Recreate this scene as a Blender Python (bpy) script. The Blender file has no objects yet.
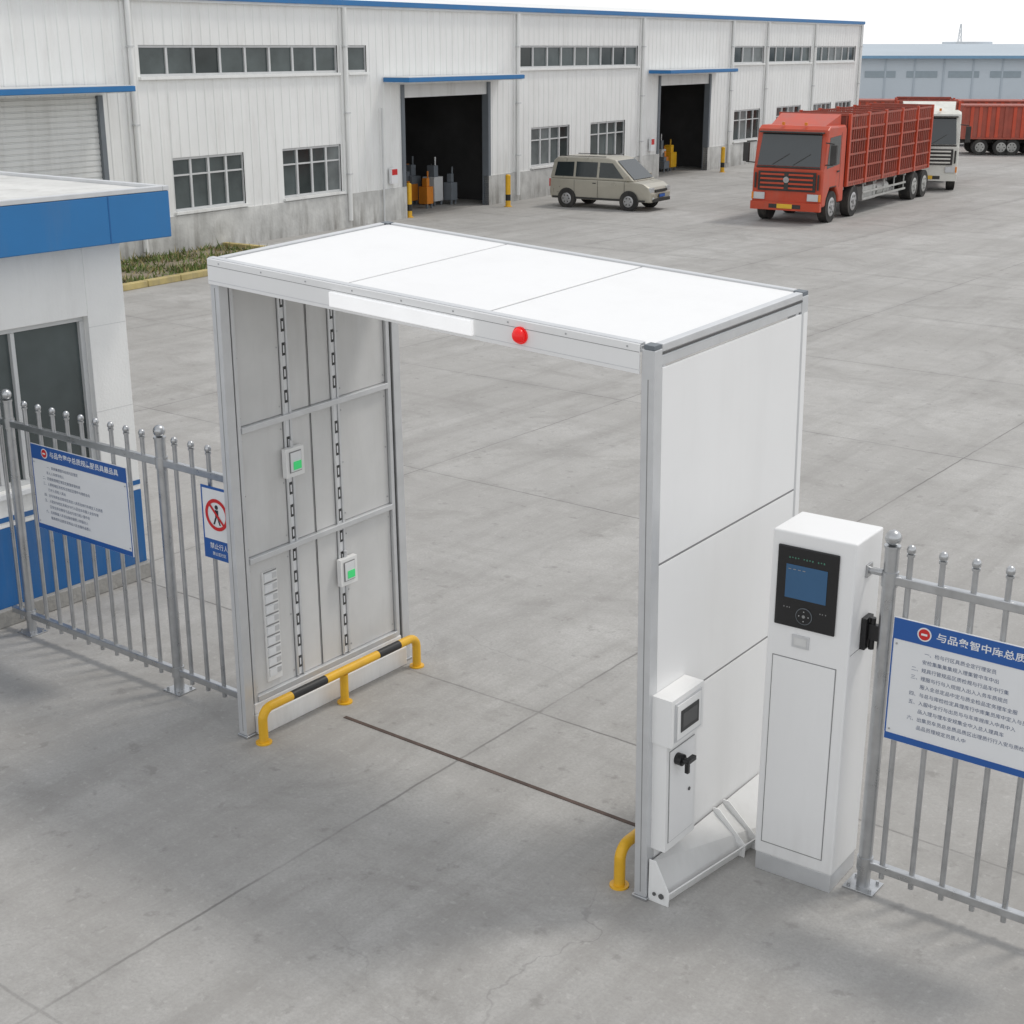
import bpy, math, random
from mathutils import Vector, Matrix
random.seed(7)
scene = bpy.context.scene
R = math.radians

# ------------------------------------------------------------------ materials
MATS = {}
def mat(name, col, rough=0.5, metal=0.0, var=0.06, vscale=3.0, bump=0.0, bscale=20.0, emit=0.0, dirt=0.0, spec=0.5, dcol=(0.22,0.20,0.17), base_grime=0.0, gz=1.0):
    if name in MATS: return MATS[name]
    m = bpy.data.materials.new(name); m.use_nodes = True
    nt = m.node_tree; N = nt.nodes; L = nt.links
    b = N["Principled BSDF"]
    b.inputs["Roughness"].default_value = rough
    b.inputs["Metallic"].default_value = metal
    b.inputs["Specular IOR Level"].default_value = spec
    tc = N.new("ShaderNodeTexCoord")
    n1 = N.new("ShaderNodeTexNoise"); n1.inputs["Scale"].default_value = vscale
    n1.inputs["Detail"].default_value = 4; n1.inputs["Roughness"].default_value = 0.6
    L.new(tc.outputs["Object"], n1.inputs["Vector"])
    mr = N.new("ShaderNodeMapRange")
    mr.inputs["From Min"].default_value = 0.3; mr.inputs["From Max"].default_value = 0.7
    mr.inputs["To Min"].default_value = 1 - var; mr.inputs["To Max"].default_value = 1 + var * 0.6
    L.new(n1.outputs["Fac"], mr.inputs["Value"])
    mul = N.new("ShaderNodeVectorMath"); mul.operation = 'SCALE'
    mul.inputs[0].default_value = col[:3]
    L.new(mr.outputs["Result"], mul.inputs["Scale"])
    out = mul.outputs["Vector"]
    if dirt > 0:
        n2 = N.new("ShaderNodeTexNoise"); n2.inputs["Scale"].default_value = 1.3
        n2.inputs["Detail"].default_value = 6; n2.inputs["Roughness"].default_value = 0.7
        mp = N.new("ShaderNodeMapping"); mp.inputs["Scale"].default_value = (2.2, 2.2, 0.35)
        L.new(tc.outputs["Object"], mp.inputs["Vector"]); L.new(mp.outputs["Vector"], n2.inputs["Vector"])
        m2 = N.new("ShaderNodeMapRange"); m2.inputs["From Min"].default_value = 0.48; m2.inputs["From Max"].default_value = 0.72
        m2.inputs["To Max"].default_value = dirt
        L.new(n2.outputs["Fac"], m2.inputs["Value"])
        fac = m2.outputs["Result"]
        if base_grime > 0:
            # splash-back grime that fades out with height
            sp = N.new("ShaderNodeSeparateXYZ"); L.new(tc.outputs["Object"], sp.inputs[0])
            g = N.new("ShaderNodeMapRange"); g.inputs["From Min"].default_value = 0.0; g.inputs["From Max"].default_value = gz
            g.inputs["To Min"].default_value = base_grime; g.inputs["To Max"].default_value = 0
            L.new(sp.outputs[2], g.inputs["Value"])
            gm = N.new("ShaderNodeMath"); gm.operation='MULTIPLY'; L.new(g.outputs["Result"], gm.inputs[0])
            m4 = N.new("ShaderNodeMapRange"); m4.inputs["From Min"].default_value=0.35; m4.inputs["From Max"].default_value=0.62; L.new(n2.outputs["Fac"], m4.inputs["Value"])
            L.new(m4.outputs["Result"], gm.inputs[1])
            ad = N.new("ShaderNodeMath"); ad.operation='ADD'; ad.use_clamp=True; L.new(fac, ad.inputs[0]); L.new(gm.outputs[0], ad.inputs[1]); fac = ad.outputs[0]
        mix = N.new("ShaderNodeMix"); mix.data_type = 'RGBA'
        L.new(fac, mix.inputs["Factor"]); L.new(out, mix.inputs["A"])
        mix.inputs["B"].default_value = (*dcol, 1)
        out = mix.outputs["Result"]
    L.new(out, b.inputs["Base Color"])
    r2 = N.new("ShaderNodeMapRange"); r2.inputs["To Min"].default_value = max(0.02, rough - 0.08); r2.inputs["To Max"].default_value = min(1, rough + 0.12)
    L.new(n1.outputs["Fac"], r2.inputs["Value"]); L.new(r2.outputs["Result"], b.inputs["Roughness"])
    if bump > 0:
        n3 = N.new("ShaderNodeTexNoise"); n3.inputs["Scale"].default_value = bscale; n3.inputs["Detail"].default_value = 3
        L.new(tc.outputs["Object"], n3.inputs["Vector"])
        bp = N.new("ShaderNodeBump"); bp.inputs["Strength"].default_value = bump; bp.inputs["Distance"].default_value = 0.02
        L.new(n3.outputs["Fac"], bp.inputs["Height"]); L.new(bp.outputs["Normal"], b.inputs["Normal"])
    if emit > 0:
        b.inputs["Emission Color"].default_value = (*col[:3], 1); b.inputs["Emission Strength"].default_value = emit
    MATS[name] = m
    return m

WHITE = mat("white_powder_coat", (0.84, 0.84, 0.83), 0.38, 0, 0.03, 1.5, 0.05, 1.2, dirt=0.10, base_grime=0.22, gz=0.35)
WHITE_CLEAN = mat("white_panel", (0.85, 0.85, 0.845), 0.35, 0, 0.02, 1.0, 0.05, 1.3, dirt=0.04, base_grime=0.16, gz=0.5)
INNER = mat("light_grey_liner", (0.66, 0.66, 0.65), 0.5, 0, 0.07, 2.0, 0.05, 3, dirt=0.14)
ALU = mat("anodised_aluminium", (0.66, 0.67, 0.68), 0.38, 0.5, 0.06, 6)
STEEL = mat("galvanised_steel", (0.52, 0.53, 0.54), 0.28, 0.85, 0.14, 9, dirt=0.12)
DKSEAM = mat("dark_seam", (0.10, 0.10, 0.10), 0.6)
MIDSEAM = mat("grey_seam", (0.26, 0.26, 0.26), 0.5)
BLACK = mat("black_plastic", (0.012, 0.012, 0.013), 0.3)
RUBBER = mat("tyre_rubber", (0.03, 0.029, 0.028), 0.85, 0, 0.3, 5, dirt=0.3)
YELLOW = mat("yellow_paint", (0.80, 0.45, 0.02), 0.4, 0, 0.1, 8, dirt=0.14)
BLKPAINT = mat("black_paint", (0.02, 0.02, 0.02), 0.45, 0, 0.2, 8)
SLOT = mat("slot_black", (0.05, 0.05, 0.05), 0.7)  # plain black of the slots in the sensor rails
REDL = mat("red_lens", (0.75, 0.01, 0.01), 0.25, emit=0.3)
BARL = mat("light_bar_diffuser", (0.9, 0.9, 0.9), 0.3, emit=0.35)  # slight glow added so the bar reads whiter than the fascia
GREENL = mat("green_lens", (0.05, 0.6, 0.18), 0.3, emit=0.3)
GREENT = mat("green_screen_text", (0.06, 0.19, 0.13), 0.4, emit=0.05)
LCD = mat("lcd_blue", (0.035, 0.10, 0.20), 0.12, emit=0.1)
BLUE = mat("sign_blue", (0.018, 0.10, 0.36), 0.4, 0, 0.05, 3)
SIGNW = mat("sign_white", (0.78, 0.79, 0.80), 0.4, 0, 0.03, 3)
INK = mat("ink_grey_blue", (0.10, 0.13, 0.22), 0.5)
INKD = mat("ink_dark", (0.02, 0.02, 0.03), 0.5)
SIGNRED = mat("sign_red", (0.6, 0.02, 0.02), 0.4)
CLAD = mat("white_cladding", (0.83, 0.835, 0.82), 0.5, 0, 0.04, 0.6, dirt=0.20, dcol=(0.42,0.40,0.36), base_grime=0.35, gz=2.2)
DADO = mat("painted_masonry", (0.58, 0.58, 0.56), 0.8, 0, 0.25, 1.5, 0.4, 12, dirt=0.55, dcol=(0.24,0.23,0.21), base_grime=0.5, gz=0.7)
SHUT = mat("shutter_steel", (0.72, 0.73, 0.72), 0.45, 0.1, 0.05, 1, dirt=0.2)
ROOFB = mat("blue_trim", (0.02, 0.17, 0.42), 0.45, 0, 0.08, 1.0, dirt=0.12)
BLUEW = mat("blue_wall_paint", (0.012, 0.12, 0.34), 0.5, 0, 0.08, 2.0, dirt=0.2)
FRAMEG = mat("window_frame", (0.62, 0.63, 0.63), 0.45, 0.1)
GL1 = mat("window_glass_a", (0.035, 0.045, 0.045), 0.08, 0, 0.4, 0.8)
GL2 = mat("window_glass_b", (0.09, 0.11, 0.11), 0.12, 0, 0.4, 0.8)
GL3 = mat("window_glass_c", (0.18, 0.20, 0.20), 0.2, 0, 0.4, 0.8)
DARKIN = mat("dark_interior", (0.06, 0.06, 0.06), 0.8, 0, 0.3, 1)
DKFRAME = mat("dark_door_frame", (0.16, 0.18, 0.20), 0.5)
ORANGE = mat("orange_machine", (0.65, 0.22, 0.02), 0.5, 0, 0.15, 3)
PLASTER = mat("white_plaster", (0.84, 0.84, 0.82), 0.7, 0, 0.04, 1.2, 0.15, 40, dirt=0.12)
PLINTH = mat("cement_plinth", (0.33, 0.32, 0.30), 0.85, 0, 0.2, 4, 0.4, 30)
ROOFTOP = mat("roof_screed", (0.68, 0.68, 0.66), 0.8, 0, 0.15, 1.5, 0.3, 10, dirt=0.4, dcol=(0.35,0.34,0.32))
TRED = mat("truck_red", (0.55, 0.068, 0.026), 0.35, 0, 0.12, 2, dirt=0.22)
CRED = mat("cargo_red", (0.38, 0.085, 0.055), 0.6, 0, 0.2, 2, dirt=0.3)
CREDIN = mat("cargo_panel_red", (0.20, 0.048, 0.036), 0.7, 0, 0.25, 2, dirt=0.5, dcol=(0.26,0.17,0.13))
CHAS = mat("chassis_dark", (0.05, 0.048, 0.045), 0.7, 0, 0.3, 3)
CHASG = mat("chassis_grey", (0.42, 0.42, 0.40), 0.6, 0, 0.2, 3, dirt=0.4)
TWHITE = mat("truck_white", (0.74, 0.74, 0.68), 0.4, 0, 0.08, 2, dirt=0.3)
VANP = mat("van_paint", (0.47, 0.445, 0.375), 0.28, 0.25, 0.05, 2, dirt=0.12)
RIM = mat("wheel_rim", (0.45, 0.45, 0.45), 0.4, 0.5, 0.2, 6)
LAMP = mat("headlamp", (0.65, 0.67, 0.68), 0.12, 0.3)
AMBER = mat("amber_lamp", (0.8, 0.25, 0.02), 0.3)
PLATEY = mat("plate_yellow", (0.8, 0.5, 0.04), 0.4)
PLATEB = mat("plate_blue", (0.03, 0.12, 0.45), 0.4)
VGL = mat("vehicle_glass", (0.03, 0.038, 0.04), 0.05, spec=0.9)
HAZEW = mat("distant_cladding", (0.56, 0.62, 0.67), 0.7, 0, 0.05, 0.2)  # distance haze is mixed into all the HAZE base colours
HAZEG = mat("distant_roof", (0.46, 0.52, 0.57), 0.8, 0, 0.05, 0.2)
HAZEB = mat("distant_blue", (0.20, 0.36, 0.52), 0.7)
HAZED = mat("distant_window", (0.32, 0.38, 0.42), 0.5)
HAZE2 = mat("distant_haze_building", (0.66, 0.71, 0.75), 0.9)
GRASS = mat("grass_blades", (0.14, 0.20, 0.05), 0.8, 0, 0.5, 2)
DRY = mat("dry_blades", (0.36, 0.30, 0.14), 0.8, 0, 0.3, 2)
SOIL = mat("soil", (0.26, 0.22, 0.16), 0.95, 0, 0.35, 2, 0.8, 9)
KERBY = mat("kerb_paint", (0.52, 0.42, 0.18), 0.75, 0, 0.25, 2, 0.4, 12, dirt=0.5)
RUST = mat("rusty_channel", (0.10, 0.07, 0.058), 0.8, 0, 0.4, 6)

# ------------------------------------------------------------------ mesh builder
class MB:
    def __init__(s): s.v=[]; s.f=[]; s.m=[]; s.sm=[]; s.mats=[]
    def mi(s, m):
        if m not in s.mats: s.mats.append(m)
        return s.mats.index(m)
    def add(s, vs, fs, m, smooth=False):
        o=len(s.v); s.v += [tuple(v) for v in vs]; i=s.mi(m)
        for f in fs: s.f.append([o+k for k in f]); s.m.append(i); s.sm.append(smooth)
    def box(s, x0,x1,y0,y1,z0,z1, m):
        vs=[(x0,y0,z0),(x1,y0,z0),(x1,y1,z0),(x0,y1,z0),(x0,y0,z1),(x1,y0,z1),(x1,y1,z1),(x0,y1,z1)]
        s.add(vs,[(0,3,2,1),(4,5,6,7),(0,1,5,4),(1,2,6,5),(2,3,7,6),(3,0,4,7)],m)
    def quad(s, a,b,c,d, m): s.add([a,b,c,d],[(0,1,2,3)],m)
    def cyl(s, p0,p1,r,m,seg=16,r2=None,caps=True):
        p0=Vector(p0);p1=Vector(p1);r2=r if r2 is None else r2
        d=(p1-p0).normalized(); a=Vector((0,0,1)) if abs(d.z)<0.9 else Vector((1,0,0))
        u=d.cross(a).normalized(); w=d.cross(u)
        A=[p0+(u*math.cos(2*math.pi*i/seg)+w*math.sin(2*math.pi*i/seg))*r for i in range(seg)]
        B=[p1+(u*math.cos(2*math.pi*i/seg)+w*math.sin(2*math.pi*i/seg))*r2 for i in range(seg)]
        s.add(A+B,[(i,(i+1)%seg,seg+(i+1)%seg,seg+i) for i in range(seg)],m,True)
        if caps:
            s.add(A,[tuple(range(seg-1,-1,-1))],m); s.add(B,[tuple(range(seg))],m)
    def ball(s, c,r,m,seg=12,rings=8,sz=1.0):
        vs=[];fs=[]
        for j in range(rings+1):
            t=math.pi*j/rings
            for i in range(seg):
                a=2*math.pi*i/seg
                vs.append((c[0]+r*math.sin(t)*math.cos(a),c[1]+r*math.sin(t)*math.sin(a),c[2]+r*sz*math.cos(t)))
        for j in range(rings):
            for i in range(seg):
                fs.append((j*seg+i,(j+1)*seg+i,(j+1)*seg+(i+1)%seg,j*seg+(i+1)%seg))
        s.add(vs,fs,m,True)
    def tube(s, pts, r, mf, seg=16):
        pts=[Vector(p) for p in pts]; rings=[]; dist=0; ds=[0]
        for i in range(1,len(pts)): dist+=(pts[i]-pts[i-1]).length; ds.append(dist)
        side=None
        for i,p in enumerate(pts):
            t=((pts[min(i+1,len(pts)-1)]-p).normalized()+(p-pts[max(i-1,0)]).normalized()) if 0<i<len(pts)-1 else (pts[min(i+1,len(pts)-1)]-pts[max(i-1,0)])
            t.normalize()
            if side is None:
                side=t.cross(Vector((1,0,0)) if abs(t.x)<0.9 else Vector((0,0,1))).normalized()
            else:
                side=(side-t*side.dot(t)).normalized()
            w=t.cross(side)
            rings.append([p+(side*math.cos(2*math.pi*k/seg)+w*math.sin(2*math.pi*k/seg))*r for k in range(seg)])
        for i in range(len(pts)-1):
            m=mf((ds[i]+ds[i+1])/2,ds[-1])
            s.add(rings[i]+rings[i+1],[(k,(k+1)%seg,seg+(k+1)%seg,seg+k) for k in range(seg)],m,True)
    def build(s, name, parent=None, bevel=0.0, warp=None, bseg=2):
        vs=[warp(*v) for v in s.v] if warp else s.v
        me=bpy.data.meshes.new(name); me.from_pydata(vs,[],s.f)
        for m in s.mats: me.materials.append(m)
        for p,i,sm in zip(me.polygons,s.m,s.sm): p.material_index=i; p.use_smooth=sm
        me.update()
        o=bpy.data.objects.new(name,me); scene.collection.objects.link(o)
        if parent: o.parent=parent
        if bevel>0:
            b=o.modifiers.new("bevel",'BEVEL'); b.width=bevel; b.segments=bseg; b.limit_method='ANGLE'; b.angle_limit=R(50); b.harden_normals=False
        return o
def empty(name, x,y,z=0, rot=0):
    e=bpy.data.objects.new(name,None); e.location=(x,y,z); e.rotation_euler=(0,0,R(rot)); e.empty_display_size=0.3
    scene.collection.objects.link(e); return e
def text(name, body, size, x,y,z, m, parent, align='LEFT', sx=1.0, off=0.008):
    c=bpy.data.curves.new(name,'FONT'); c.body=body; c.size=size; c.align_x=align; c.align_y='CENTER'
    c.extrude=0.0; c.offset=size*off
    c.materials.append(m)
    o=bpy.data.objects.new(name,c); o.location=(x,y,z); o.rotation_euler=(R(90),0,0); o.scale=(sx,1,1); o.parent=parent
    scene.collection.objects.link(o); return o

YAW=-37.3
# ------------------------------------------------------------------ ground
def ground():
    m=bpy.data.materials.new("concrete_yard"); m.use_nodes=True
    nt=m.node_tree;N=nt.nodes;L=nt.links;b=N["Principled BSDF"]
    tc=N.new("ShaderNodeTexCoord"); mp=N.new("ShaderNodeMapping"); mp.inputs["Rotation"].default_value=(0,0,R(-YAW))
    mp.inputs["Location"].default_value=(0.7,2.35,0)
    L.new(tc.outputs["Object"],mp.inputs["Vector"]); V=mp.outputs["Vector"]
    def math_(op,a,bv=None,clamp=False):
        n=N.new("ShaderNodeMath"); n.operation=op; n.use_clamp=clamp
        for i,x in enumerate([a,bv]):
            if x is None: continue
            if isinstance(x,(int,float)): n.inputs[i].default_value=x
            else: L.new(x,n.inputs[i])
        return n.outputs[0]
    def noise(scale,detail=6,rough=0.6,vec=V,dist=0):
        n=N.new("ShaderNodeTexNoise"); n.inputs["Scale"].default_value=scale; n.inputs["Detail"].default_value=detail
        n.inputs["Roughness"].default_value=rough; n.inputs["Distortion"].default_value=dist
        L.new(vec,n.inputs["Vector"]); return n.outputs["Fac"]
    def rng(x,a,b_,c=0,d=1):
        n=N.new("ShaderNodeMapRange"); n.inputs["From Min"].default_value=a;n.inputs["From Max"].default_value=b_
        n.inputs["To Min"].default_value=c;n.inputs["To Max"].default_value=d; L.new(x,n.inputs["Value"]); return n.outputs["Result"]
    def mixc(f,a,c):
        n=N.new("ShaderNodeMix"); n.data_type='RGBA'
        L.new(f,n.inputs["Factor"])
        for k,x in (("A",a),("B",c)):
            if isinstance(x,tuple): n.inputs[k].default_value=(*x,1)
            else: L.new(x,n.inputs[k])
        return n.outputs["Result"]
    # per-slab tone: each cast bay has its own shade
    sp=N.new("ShaderNodeSeparateXYZ"); L.new(V,sp.inputs[0])
    PX,PY,OX,OY=5.2,4.6,2.7,0.9
    cx=math_('FLOOR',math_('DIVIDE',math_('ADD',math_('ADD',sp.outputs[0],OX),-PX*0.5),PX)); cy=math_('FLOOR',math_('DIVIDE',math_('ADD',math_('ADD',sp.outputs[1],OY),-PY*0.5),PY))
    cb_=N.new("ShaderNodeCombineXYZ"); L.new(cx,cb_.inputs[0]); L.new(cy,cb_.inputs[1])
    wn=N.new("ShaderNodeTexWhiteNoise"); wn.noise_dimensions='3D'; L.new(cb_.outputs[0],wn.inputs["Vector"])
    base=mixc(rng(noise(0.30,7,0.65),0.36,0.62),(0.375,0.364,0.346),(0.505,0.496,0.478))
    base=mixc(rng(wn.outputs["Value"],0,1,0,0.22),base,(0.33,0.322,0.308))
    base=mixc(rng(noise(2.1,8,0.78),0.42,0.64,0,0.55),base,(0.335,0.323,0.305))
    base=mixc(rng(noise(42,3,0.8),0.40,0.68,0,0.50),base,(0.29,0.282,0.27))
    mp2=N.new("ShaderNodeMapping"); mp2.inputs["Scale"].default_value=(1.3,0.10,1); L.new(V,mp2.inputs["Vector"])
    base=mixc(rng(noise(1.0,7,0.72,mp2.outputs["Vector"],0.5),0.47,0.66,0,0.50),base,(0.265,0.255,0.24))
    mp3=N.new("ShaderNodeMapping"); mp3.inputs["Scale"].default_value=(0.12,1.1,1); mp3.inputs["Rotation"].default_value=(0,0,0.25); L.new(V,mp3.inputs["Vector"])
    base=mixc(rng(noise(0.8,6,0.7,mp3.outputs["Vector"],0.7),0.52,0.68,0,0.35),base,(0.27,0.26,0.245))
    base=mixc(rng(noise(0.5,6,0.68,V,1.6),0.52,0.64,0,0.38),base,(0.25,0.24,0.225))
    base=mixc(rng(noise(5.5,4,0.6),0.61,0.69,0,0.40),base,(0.20,0.192,0.18))
    base=mixc(rng(noise(15,4,0.7),0.58,0.68,0,0.35),base,(0.54,0.53,0.51))
    wob=math_('MULTIPLY',noise(3,3),0.03)
    def joint(c,per,off,w):
        t=math_('ADD',math_('ADD',c,wob),off); t=math_('DIVIDE',t,per); t=math_('FRACT',t); t=math_('SUBTRACT',t,0.5); t=math_('ABSOLUTE',t); t=math_('MULTIPLY',t,per)
        return t
    tx=joint(sp.outputs[0],PX,OX,0); ty=joint(sp.outputs[1],PY,OY,0)
    tm=math_('MINIMUM',tx,ty)
    j=rng(tm,0.005,0.014,1,0)
    soil=math_('MULTIPLY',rng(tm,0.0,0.22,1,0),rng(noise(1.6,5,0.7),0.45,0.62,0,0.35))
    base=mixc(soil,base,(0.22,0.212,0.20))
    jn=math_('MULTIPLY',j,rng(noise(0.7,4),0.35,0.6,0.2,0.7))
    base=mixc(jn,base,(0.12,0.115,0.11))
    nz=N.new("ShaderNodeTexNoise"); nz.inputs["Scale"].default_value=1.1; nz.inputs["Detail"].default_value=5; L.new(V,nz.inputs["Vector"])
    vm=N.new("ShaderNodeVectorMath"); vm.operation='MULTIPLY_ADD'; L.new(nz.outputs["Color"],vm.inputs[0]); vm.inputs[1].default_value=(0.9,0.9,0.9); L.new(V,vm.inputs[2])
    vo=N.new("ShaderNodeTexVoronoi"); vo.feature='DISTANCE_TO_EDGE'; vo.inputs["Scale"].default_value=0.21; L.new(vm.outputs[0],vo.inputs["Vector"])
    cr=math_('MULTIPLY',rng(vo.outputs["Distance"],0.0004,0.0016,1,0),rng(noise(0.3,2),0.50,0.60,0,0.3))
    base=mixc(cr,base,(0.16,0.155,0.15))
    L.new(base,b.inputs["Base Color"])
    L.new(rng(noise(1.2,4),0.3,0.7,0.6,0.9),b.inputs["Roughness"])
    bp=N.new("ShaderNodeBump"); bp.inputs["Strength"].default_value=0.35; bp.inputs["Distance"].default_value=0.01
    h=math_('SUBTRACT',math_('MULTIPLY',noise(60,4,0.7),0.5),math_('MULTIPLY',j,0.8)); L.new(h,bp.inputs["Height"]); L.new(bp.outputs["Normal"],b.inputs["Normal"])
    me=bpy.data.meshes.new("ground"); S=1500
    me.from_pydata([(-S,-S,0),(S,-S,0),(S,S,0),(-S,S,0)],[],[(0,1,2,3)]); me.materials.append(m)
    o=bpy.data.objects.new("ground",me); scene.collection.objects.link(o)
ground()

# ------------------------------------------------------------------ portal gate
GX,GY=-2.08,9.80
W,D,H=3.65,1.88,3.60
def gwarp(x,y,z):
    a=min(max(x/W,-.1),1.1); b=min(max(y/D,-.1),1.1)
    t=(3.63*(1-a)*(1-b)+3.71*(1-a)*b+3.455*a*(1-b)+3.52*a*b)/H
    k=z/H
    return (x-0.06*a*k-0.035*(1-a)*b*k, y-0.02*b*k, z*t)
gate=empty("vehicle_inspection_gate",GX,GY,0,YAW)
P=0.085
fr=MB()
for x0 in (0,W-P):
    for y0 in (0,D-P):
        fr.box(x0,x0+P,y0,y0+P,0.02,H-0.03,ALU)
        fr.box(x0-0.012,x0+P+0.012,y0-0.012,y0+P+0.012,0.0,0.02,STEEL)
    fr.box(x0+0.012,x0+P-0.012,P+0.02,P+0.055,0.05,H-0.06,ALU)
    fr.box(x0+0.012,x0+P-0.012,D-P-0.06,D-P-0.02,0.05,H-0.06,ALU)
    for z in (0.27,1.37,2.36,3.40):
        fr.box(x0+0.014,x0+P-0.004,P+0.057,D-P-0.062,z-0.022,z+0.022,ALU)
fr.box(P,W-P,0.0,0.05,H-0.05,H-0.012,ALU); fr.box(P,W-P,D-0.05,D,H-0.09,H-0.004,ALU)
for x0 in (0.0,W-0.05):
    fr.box(x0,x0+0.05,P,D-P,H-0.05,H-0.004,ALU)
    fr.box(x0+0.004,x0+0.046,P,D-P,H-0.13,H-0.07,ALU)
fr.build("frame",gate,0.004,gwarp)
gv=MB()
gv.box(W-0.043,W-0.037,-0.002,0.004,0.05,H-0.2,MIDSEAM)
gv.box(W-0.002,W+0.002,P,D-P,H-0.064,H-0.052,DKSEAM)
gv.box(0.040,0.046,-0.002,0.004,0.05,H-0.2,MIDSEAM)
for y in (P+0.008,D-P-0.012):
    gv.box(P-0.02,P-0.014,y,y+0.006,0.05,H-0.2,DKSEAM)
for x0 in (-0.004,W-P+0.004):
    for y0 in (-0.004,D-P+0.004):
        gv.box(x0+0.01,x0+P-0.006,y0+0.004,y0+P-0.008,H-0.029,H-0.002,DKFRAME)
gv.build("seams_and_caps",gate,0.002,gwarp)
rf=MB()
xs=[0.055,0.055+(W-0.11)/3,0.055+2*(W-0.11)/3,W-0.055]
for i in range(3):
    rf.box(xs[i]+0.009,xs[i+1]-0.009,0.060,D-0.060,H-0.045,H-0.014,WHITE_CLEAN)
for x in xs[1:3]:
    rf.box(x-0.0085,x+0.0085,0.056,D-0.056,H-0.04,H-0.022,DKSEAM)
    rf.box(x-0.03,x+0.03,0.056,D-0.056,H-0.12,H-0.05,ALU)
rf.box(0.056,W-0.056,0.0505,0.0595,H-0.05,H-0.03,MIDSEAM); rf.box(0.056,W-0.056,D-0.0595,D-0.0505,H-0.05,H-0.03,MIDSEAM)
rf.box(0.0,W-P-0.006,-0.016,-0.002,H-0.175,H-0.002,WHITE_CLEAN)
rf.box(0.0,W-P-0.006,-0.002,0.05,H-0.011,H+0.004,ALU)
rf.box(P,W-P,D-0.03,D-0.002,H-0.17,H-0.092,WHITE_CLEAN)
rf.build("roof_panels",gate,0.003,gwarp)
ds=MB()
ds.box(1.19,2.38,-0.040,-0.017,H-0.150,H-0.055,BARL)
ds.build("light_bar",gate,0.005,gwarp)
gp=MB(); gp.box(0.0,W-P-0.006,-0.0175,-0.0165,H-0.048,H-0.045,MIDSEAM); gp.box(0.0,1.18,-0.0175,-0.0165,H-0.151,H-0.148,ALU); gp.box(2.39,W-P-0.006,-0.0175,-0.0165,H-0.151,H-0.148,ALU)
for i in range(9): gp.cyl((0.12+i*0.42,-0.0162,H-0.025),(0.12+i*0.42,-0.019,H-0.025),0.006,STEEL,10)
gp.build("fascia_grooves",gate,0,gwarp)
lm=MB()
lm.cyl((2.735,-0.016,H-0.088),(2.735,-0.03,H-0.088),0.052,REDL,24); lm.ball((2.735,-0.03,H-0.088),0.046,REDL,20,10)
lm.build("red_lamp",gate,0,gwarp)
lp=MB()
lp.box(0.002,0.012,P,D-P,0.05,H-0.14,WHITE_CLEAN)
rows=[(0.295,1.345),(1.395,2.335),(2.385,3.375)]
cols=[(P+0.06,0.575),(0.665,0.86),(0.868,1.095),(1.185,D-P-0.065)]
for z0,z1 in rows:
    for y0,y1 in cols: lp.box(0.035,0.045,y0,y1,z0,z1,INNER)
    lp.box(0.030,0.034,P+0.06,D-P-0.065,z0,z1,MIDSEAM)
    for yy in (0.16,0.555,1.205,D-P-0.085):
        for zz in (z0+0.06,(z0+z1)/2,z1-0.06): lp.cyl((0.0455,yy,zz),(0.049,yy,zz),0.006,STEEL,8)
lp.build("left_wall_panels",gate,0.003,gwarp)
st=MB()
for yc in (0.62,1.14):
    st.box(0.046,0.060,yc-0.042,yc-0.022,0.3,3.37,ALU); st.box(0.046,0.060,yc+0.022,yc+0.042,0.3,3.37,ALU)
    st.box(0.046,0.050,yc-0.020,yc+0.020,0.3,3.37,SIGNW)
    z=0.36
    while z<3.32:
        if not any(abs(z+0.05-q)<0.07 for q in (1.37,2.36)):
            st.box(0.050,0.0535,yc-0.016,yc+0.016,z,z+0.095,SLOT); st.box(0.0536,0.056,yc-0.006,yc+0.008,z+0.02,z+0.075,SIGNW)
        z+=0.175
st.box(0.046,0.052,0.868,0.873,0.3,3.37,DKSEAM)
st.build("slotted_sensor_rails",gate,0.0015,gwarp)
sn=MB()
for yc,zc in ((0.63,2.02),(1.16,1.00)):
    sn.box(0.062,0.105,yc-0.095,yc+0.095,zc-0.11,zc+0.11,WHITE)
    sn.box(0.106,0.111,yc-0.062,yc+0.062,zc-0.075,zc+0.085,MIDSEAM)
    sn.box(0.112,0.116,yc-0.055,yc+0.055,zc-0.068,zc+0.078,SIGNW)
    sn.box(0.117,0.121,yc-0.03,yc+0.052,zc-0.055,zc+0.008,GREENL)
    sn.cyl((0.07,yc,zc+0.11),(0.07,yc,zc+0.16),0.015,ALU,10)
sn.build("sensor_units",gate,0.006,gwarp)
lv=MB()
lv.box(0.046,0.060,0.27,0.42,0.36,1.24,WHITE)
z=0.40
while z<1.2:
    lv.box(0.061,0.070,0.285,0.36,z,z+0.06,SIGNW); lv.box(0.061,0.066,0.366,0.41,z+0.01,z+0.05,ALU)
    lv.box(0.0601,0.0606,0.28,0.415,z+0.064,z+0.076,MIDSEAM)
    z+=0.085
lv.build("terminal_strip",gate,0.003,gwarp)
bs=MB()
bs.box(0.03,0.14,P+0.01,D-P-0.02,0.0,0.16,WHITE); bs.box(0.03,0.085,P+0.01,D-P-0.02,0.162,0.245,WHITE_CLEAN)
bs.box(-0.05,-0.001,0.04,0.12,0.0,0.10,WHITE)
bs.box(W-0.14,W-0.03,P+0.01,D-P-0.02,0.0,0.16,WHITE)
bs.build("base_skirts",gate,0.008,gwarp)
rp=MB()
segs=[(0.06,1.272),(1.288,2.247),(2.263,H-0.145)]
for z0,z1 in segs: rp.box(W-0.016,W-0.002,P+0.004,D-0.065,z0,z1,WHITE_CLEAN)
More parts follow.
